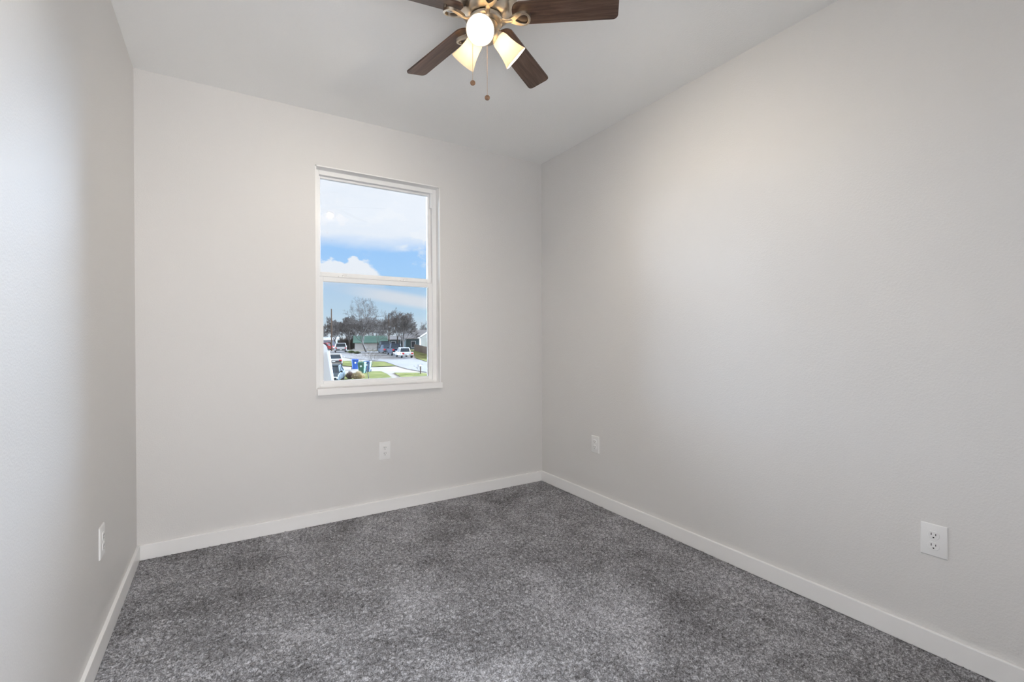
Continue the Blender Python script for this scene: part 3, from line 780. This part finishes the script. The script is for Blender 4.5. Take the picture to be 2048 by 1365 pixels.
def parked(px, py, L_, heading):
    """centre of a car whose near end meets the ground at a photo pixel"""
    p = gp(px, py) + (UA*math.cos(heading) + Vector((-UA.y, UA.x, 0))*math.sin(heading))*(L_/2)*(1 if math.cos(heading) > 0 else -1)
    p.z = gz((p-CAM).dot(UA)); return p


vehicle('sport_utility_car', parked(681.7, 706, 4.7, 0.10), 0.10, 'suv', 'carwhite', 'white sport utility car on the far side of the street, left', Lc=4.7, Wc=1.9, Hc=1.62)
vehicle('sedan', parked(667.5, 733, 4.6, 0.06), 0.06, 'sedan', 'cartan', 'pale tan sedan with red tail lights parked on the driveway', Lc=4.6, Wc=1.8, Hc=1.27)
vehicle('sedan', parked(650.5, 771, 4.6, math.pi-0.05), math.pi-0.05, 'sedan', 'carslate', 'dark slate car facing the window at its lower left corner', Lc=4.6, Wc=1.8, Hc=1.32)
vehicle('pickup_truck', parked(815.5, 717.5, 5.2, 0.15), 0.15, 'pickup', 'carwhite', 'white pickup truck parked at the right curb', 'pickup truck', Lc=5.2, Wc=1.62, Hc=1.45)
vehicle('pickup_truck', parked(796, 712.5, 5.2, 0.14), 0.14, 'pickup', 'carnavy', 'dark navy pickup parked just ahead of the white pickup', 'pickup truck', Lc=5.2, Wc=1.75, Hc=1.85)
vehicle('sedan', parked(777.5, 708, 4.5, 0.20), 0.20, 'sedan', 'carblue', 'grey blue sedan parked left of the navy pickup', Lc=4.5, Wc=1.75, Hc=1.42)
vehicle('sport_utility_car', parked(771, 702, 4.9, 0.10), 0.10, 'suv', 'carblack', 'black van-like car behind the grey blue sedan', Lc=4.9, Wc=1.9, Hc=1.75)
vehicle('sedan', ground(645.5, 98), 1.2, 'sedan', 'carred', 'small red car at the far left behind the utility pole', Lc=4.2, Wc=1.75, Hc=1.4)


def wheelie_bin(pos, rz, bodym, lidm, label):
    r = empty('wheelie_bin', pos, rz, label=label, cat='bin', group='wheelie bins by the driveway')
    m = MB(); m.loft([[(-0.24, -0.26, 0.05), (0.24, -0.26, 0.05), (0.24, 0.24, 0.05), (-0.24, 0.24, 0.05)], [(-0.31, -0.36, 1.0), (0.31, -0.36, 1.0), (0.31, 0.33, 1.0), (-0.31, 0.33, 1.0)]])
    m.box(-0.33, 0.33, -0.38, 0.35, 0.95, 1.0); m.build('body', E_[bodym], r, bevel=0.02)
    m = MB(); m.loft([[(-0.34, -0.40, 1.0), (0.34, -0.40, 1.0), (0.34, 0.38, 1.0), (-0.34, 0.38, 1.0)], [(-0.30, -0.34, 1.08), (0.30, -0.34, 1.08), (0.30, 0.36, 1.08), (-0.30, 0.36, 1.08)]])
    m.build('lid', E_[lidm], r, bevel=0.02)
    MB().tube([(-0.25, 0.42, 0.98), (0.25, 0.42, 0.98)], 0.02, 8).build('handle', E_['trimdk'], r)
    for x in (-0.28, 0.28): MB().lathe([(0.001, -0.03), (0.12, -0.03), (0.12, 0.03), (0.001, 0.03)], 14, Matrix.Translation((x, 0.28, 0.12)) @ Matrix.Rotation(math.pi/2, 4, 'Y')).build('wheel', E_['tyre'], r, smooth=40)
    m = MB(); m.lathe([(0.001, 0), (0.09, 0.0), (0.09, 0.01), (0.001, 0.01)], 14, Matrix.Translation((0, -0.335, 0.70)) @ Matrix.Rotation(math.pi/2+0.11, 4, 'X')); m.build('emblem', E_['binpale'], r)
    return r


wheelie_bin(gp(710, 739.5), -VIEW_AZ+0.15, 'binblue', 'binblue', 'bright blue wheelie bin, leftmost of the three bins')
wheelie_bin(gp(724, 747.5), -VIEW_AZ-0.25, 'bingreen', 'bingreen', 'dark green wheelie bin between the two blue bins')
wheelie_bin(gp(735, 744.5), -VIEW_AZ-0.2, 'bindull', 'bindull', 'dull blue wheelie bin behind the young tree trunk, rightmost of the three')
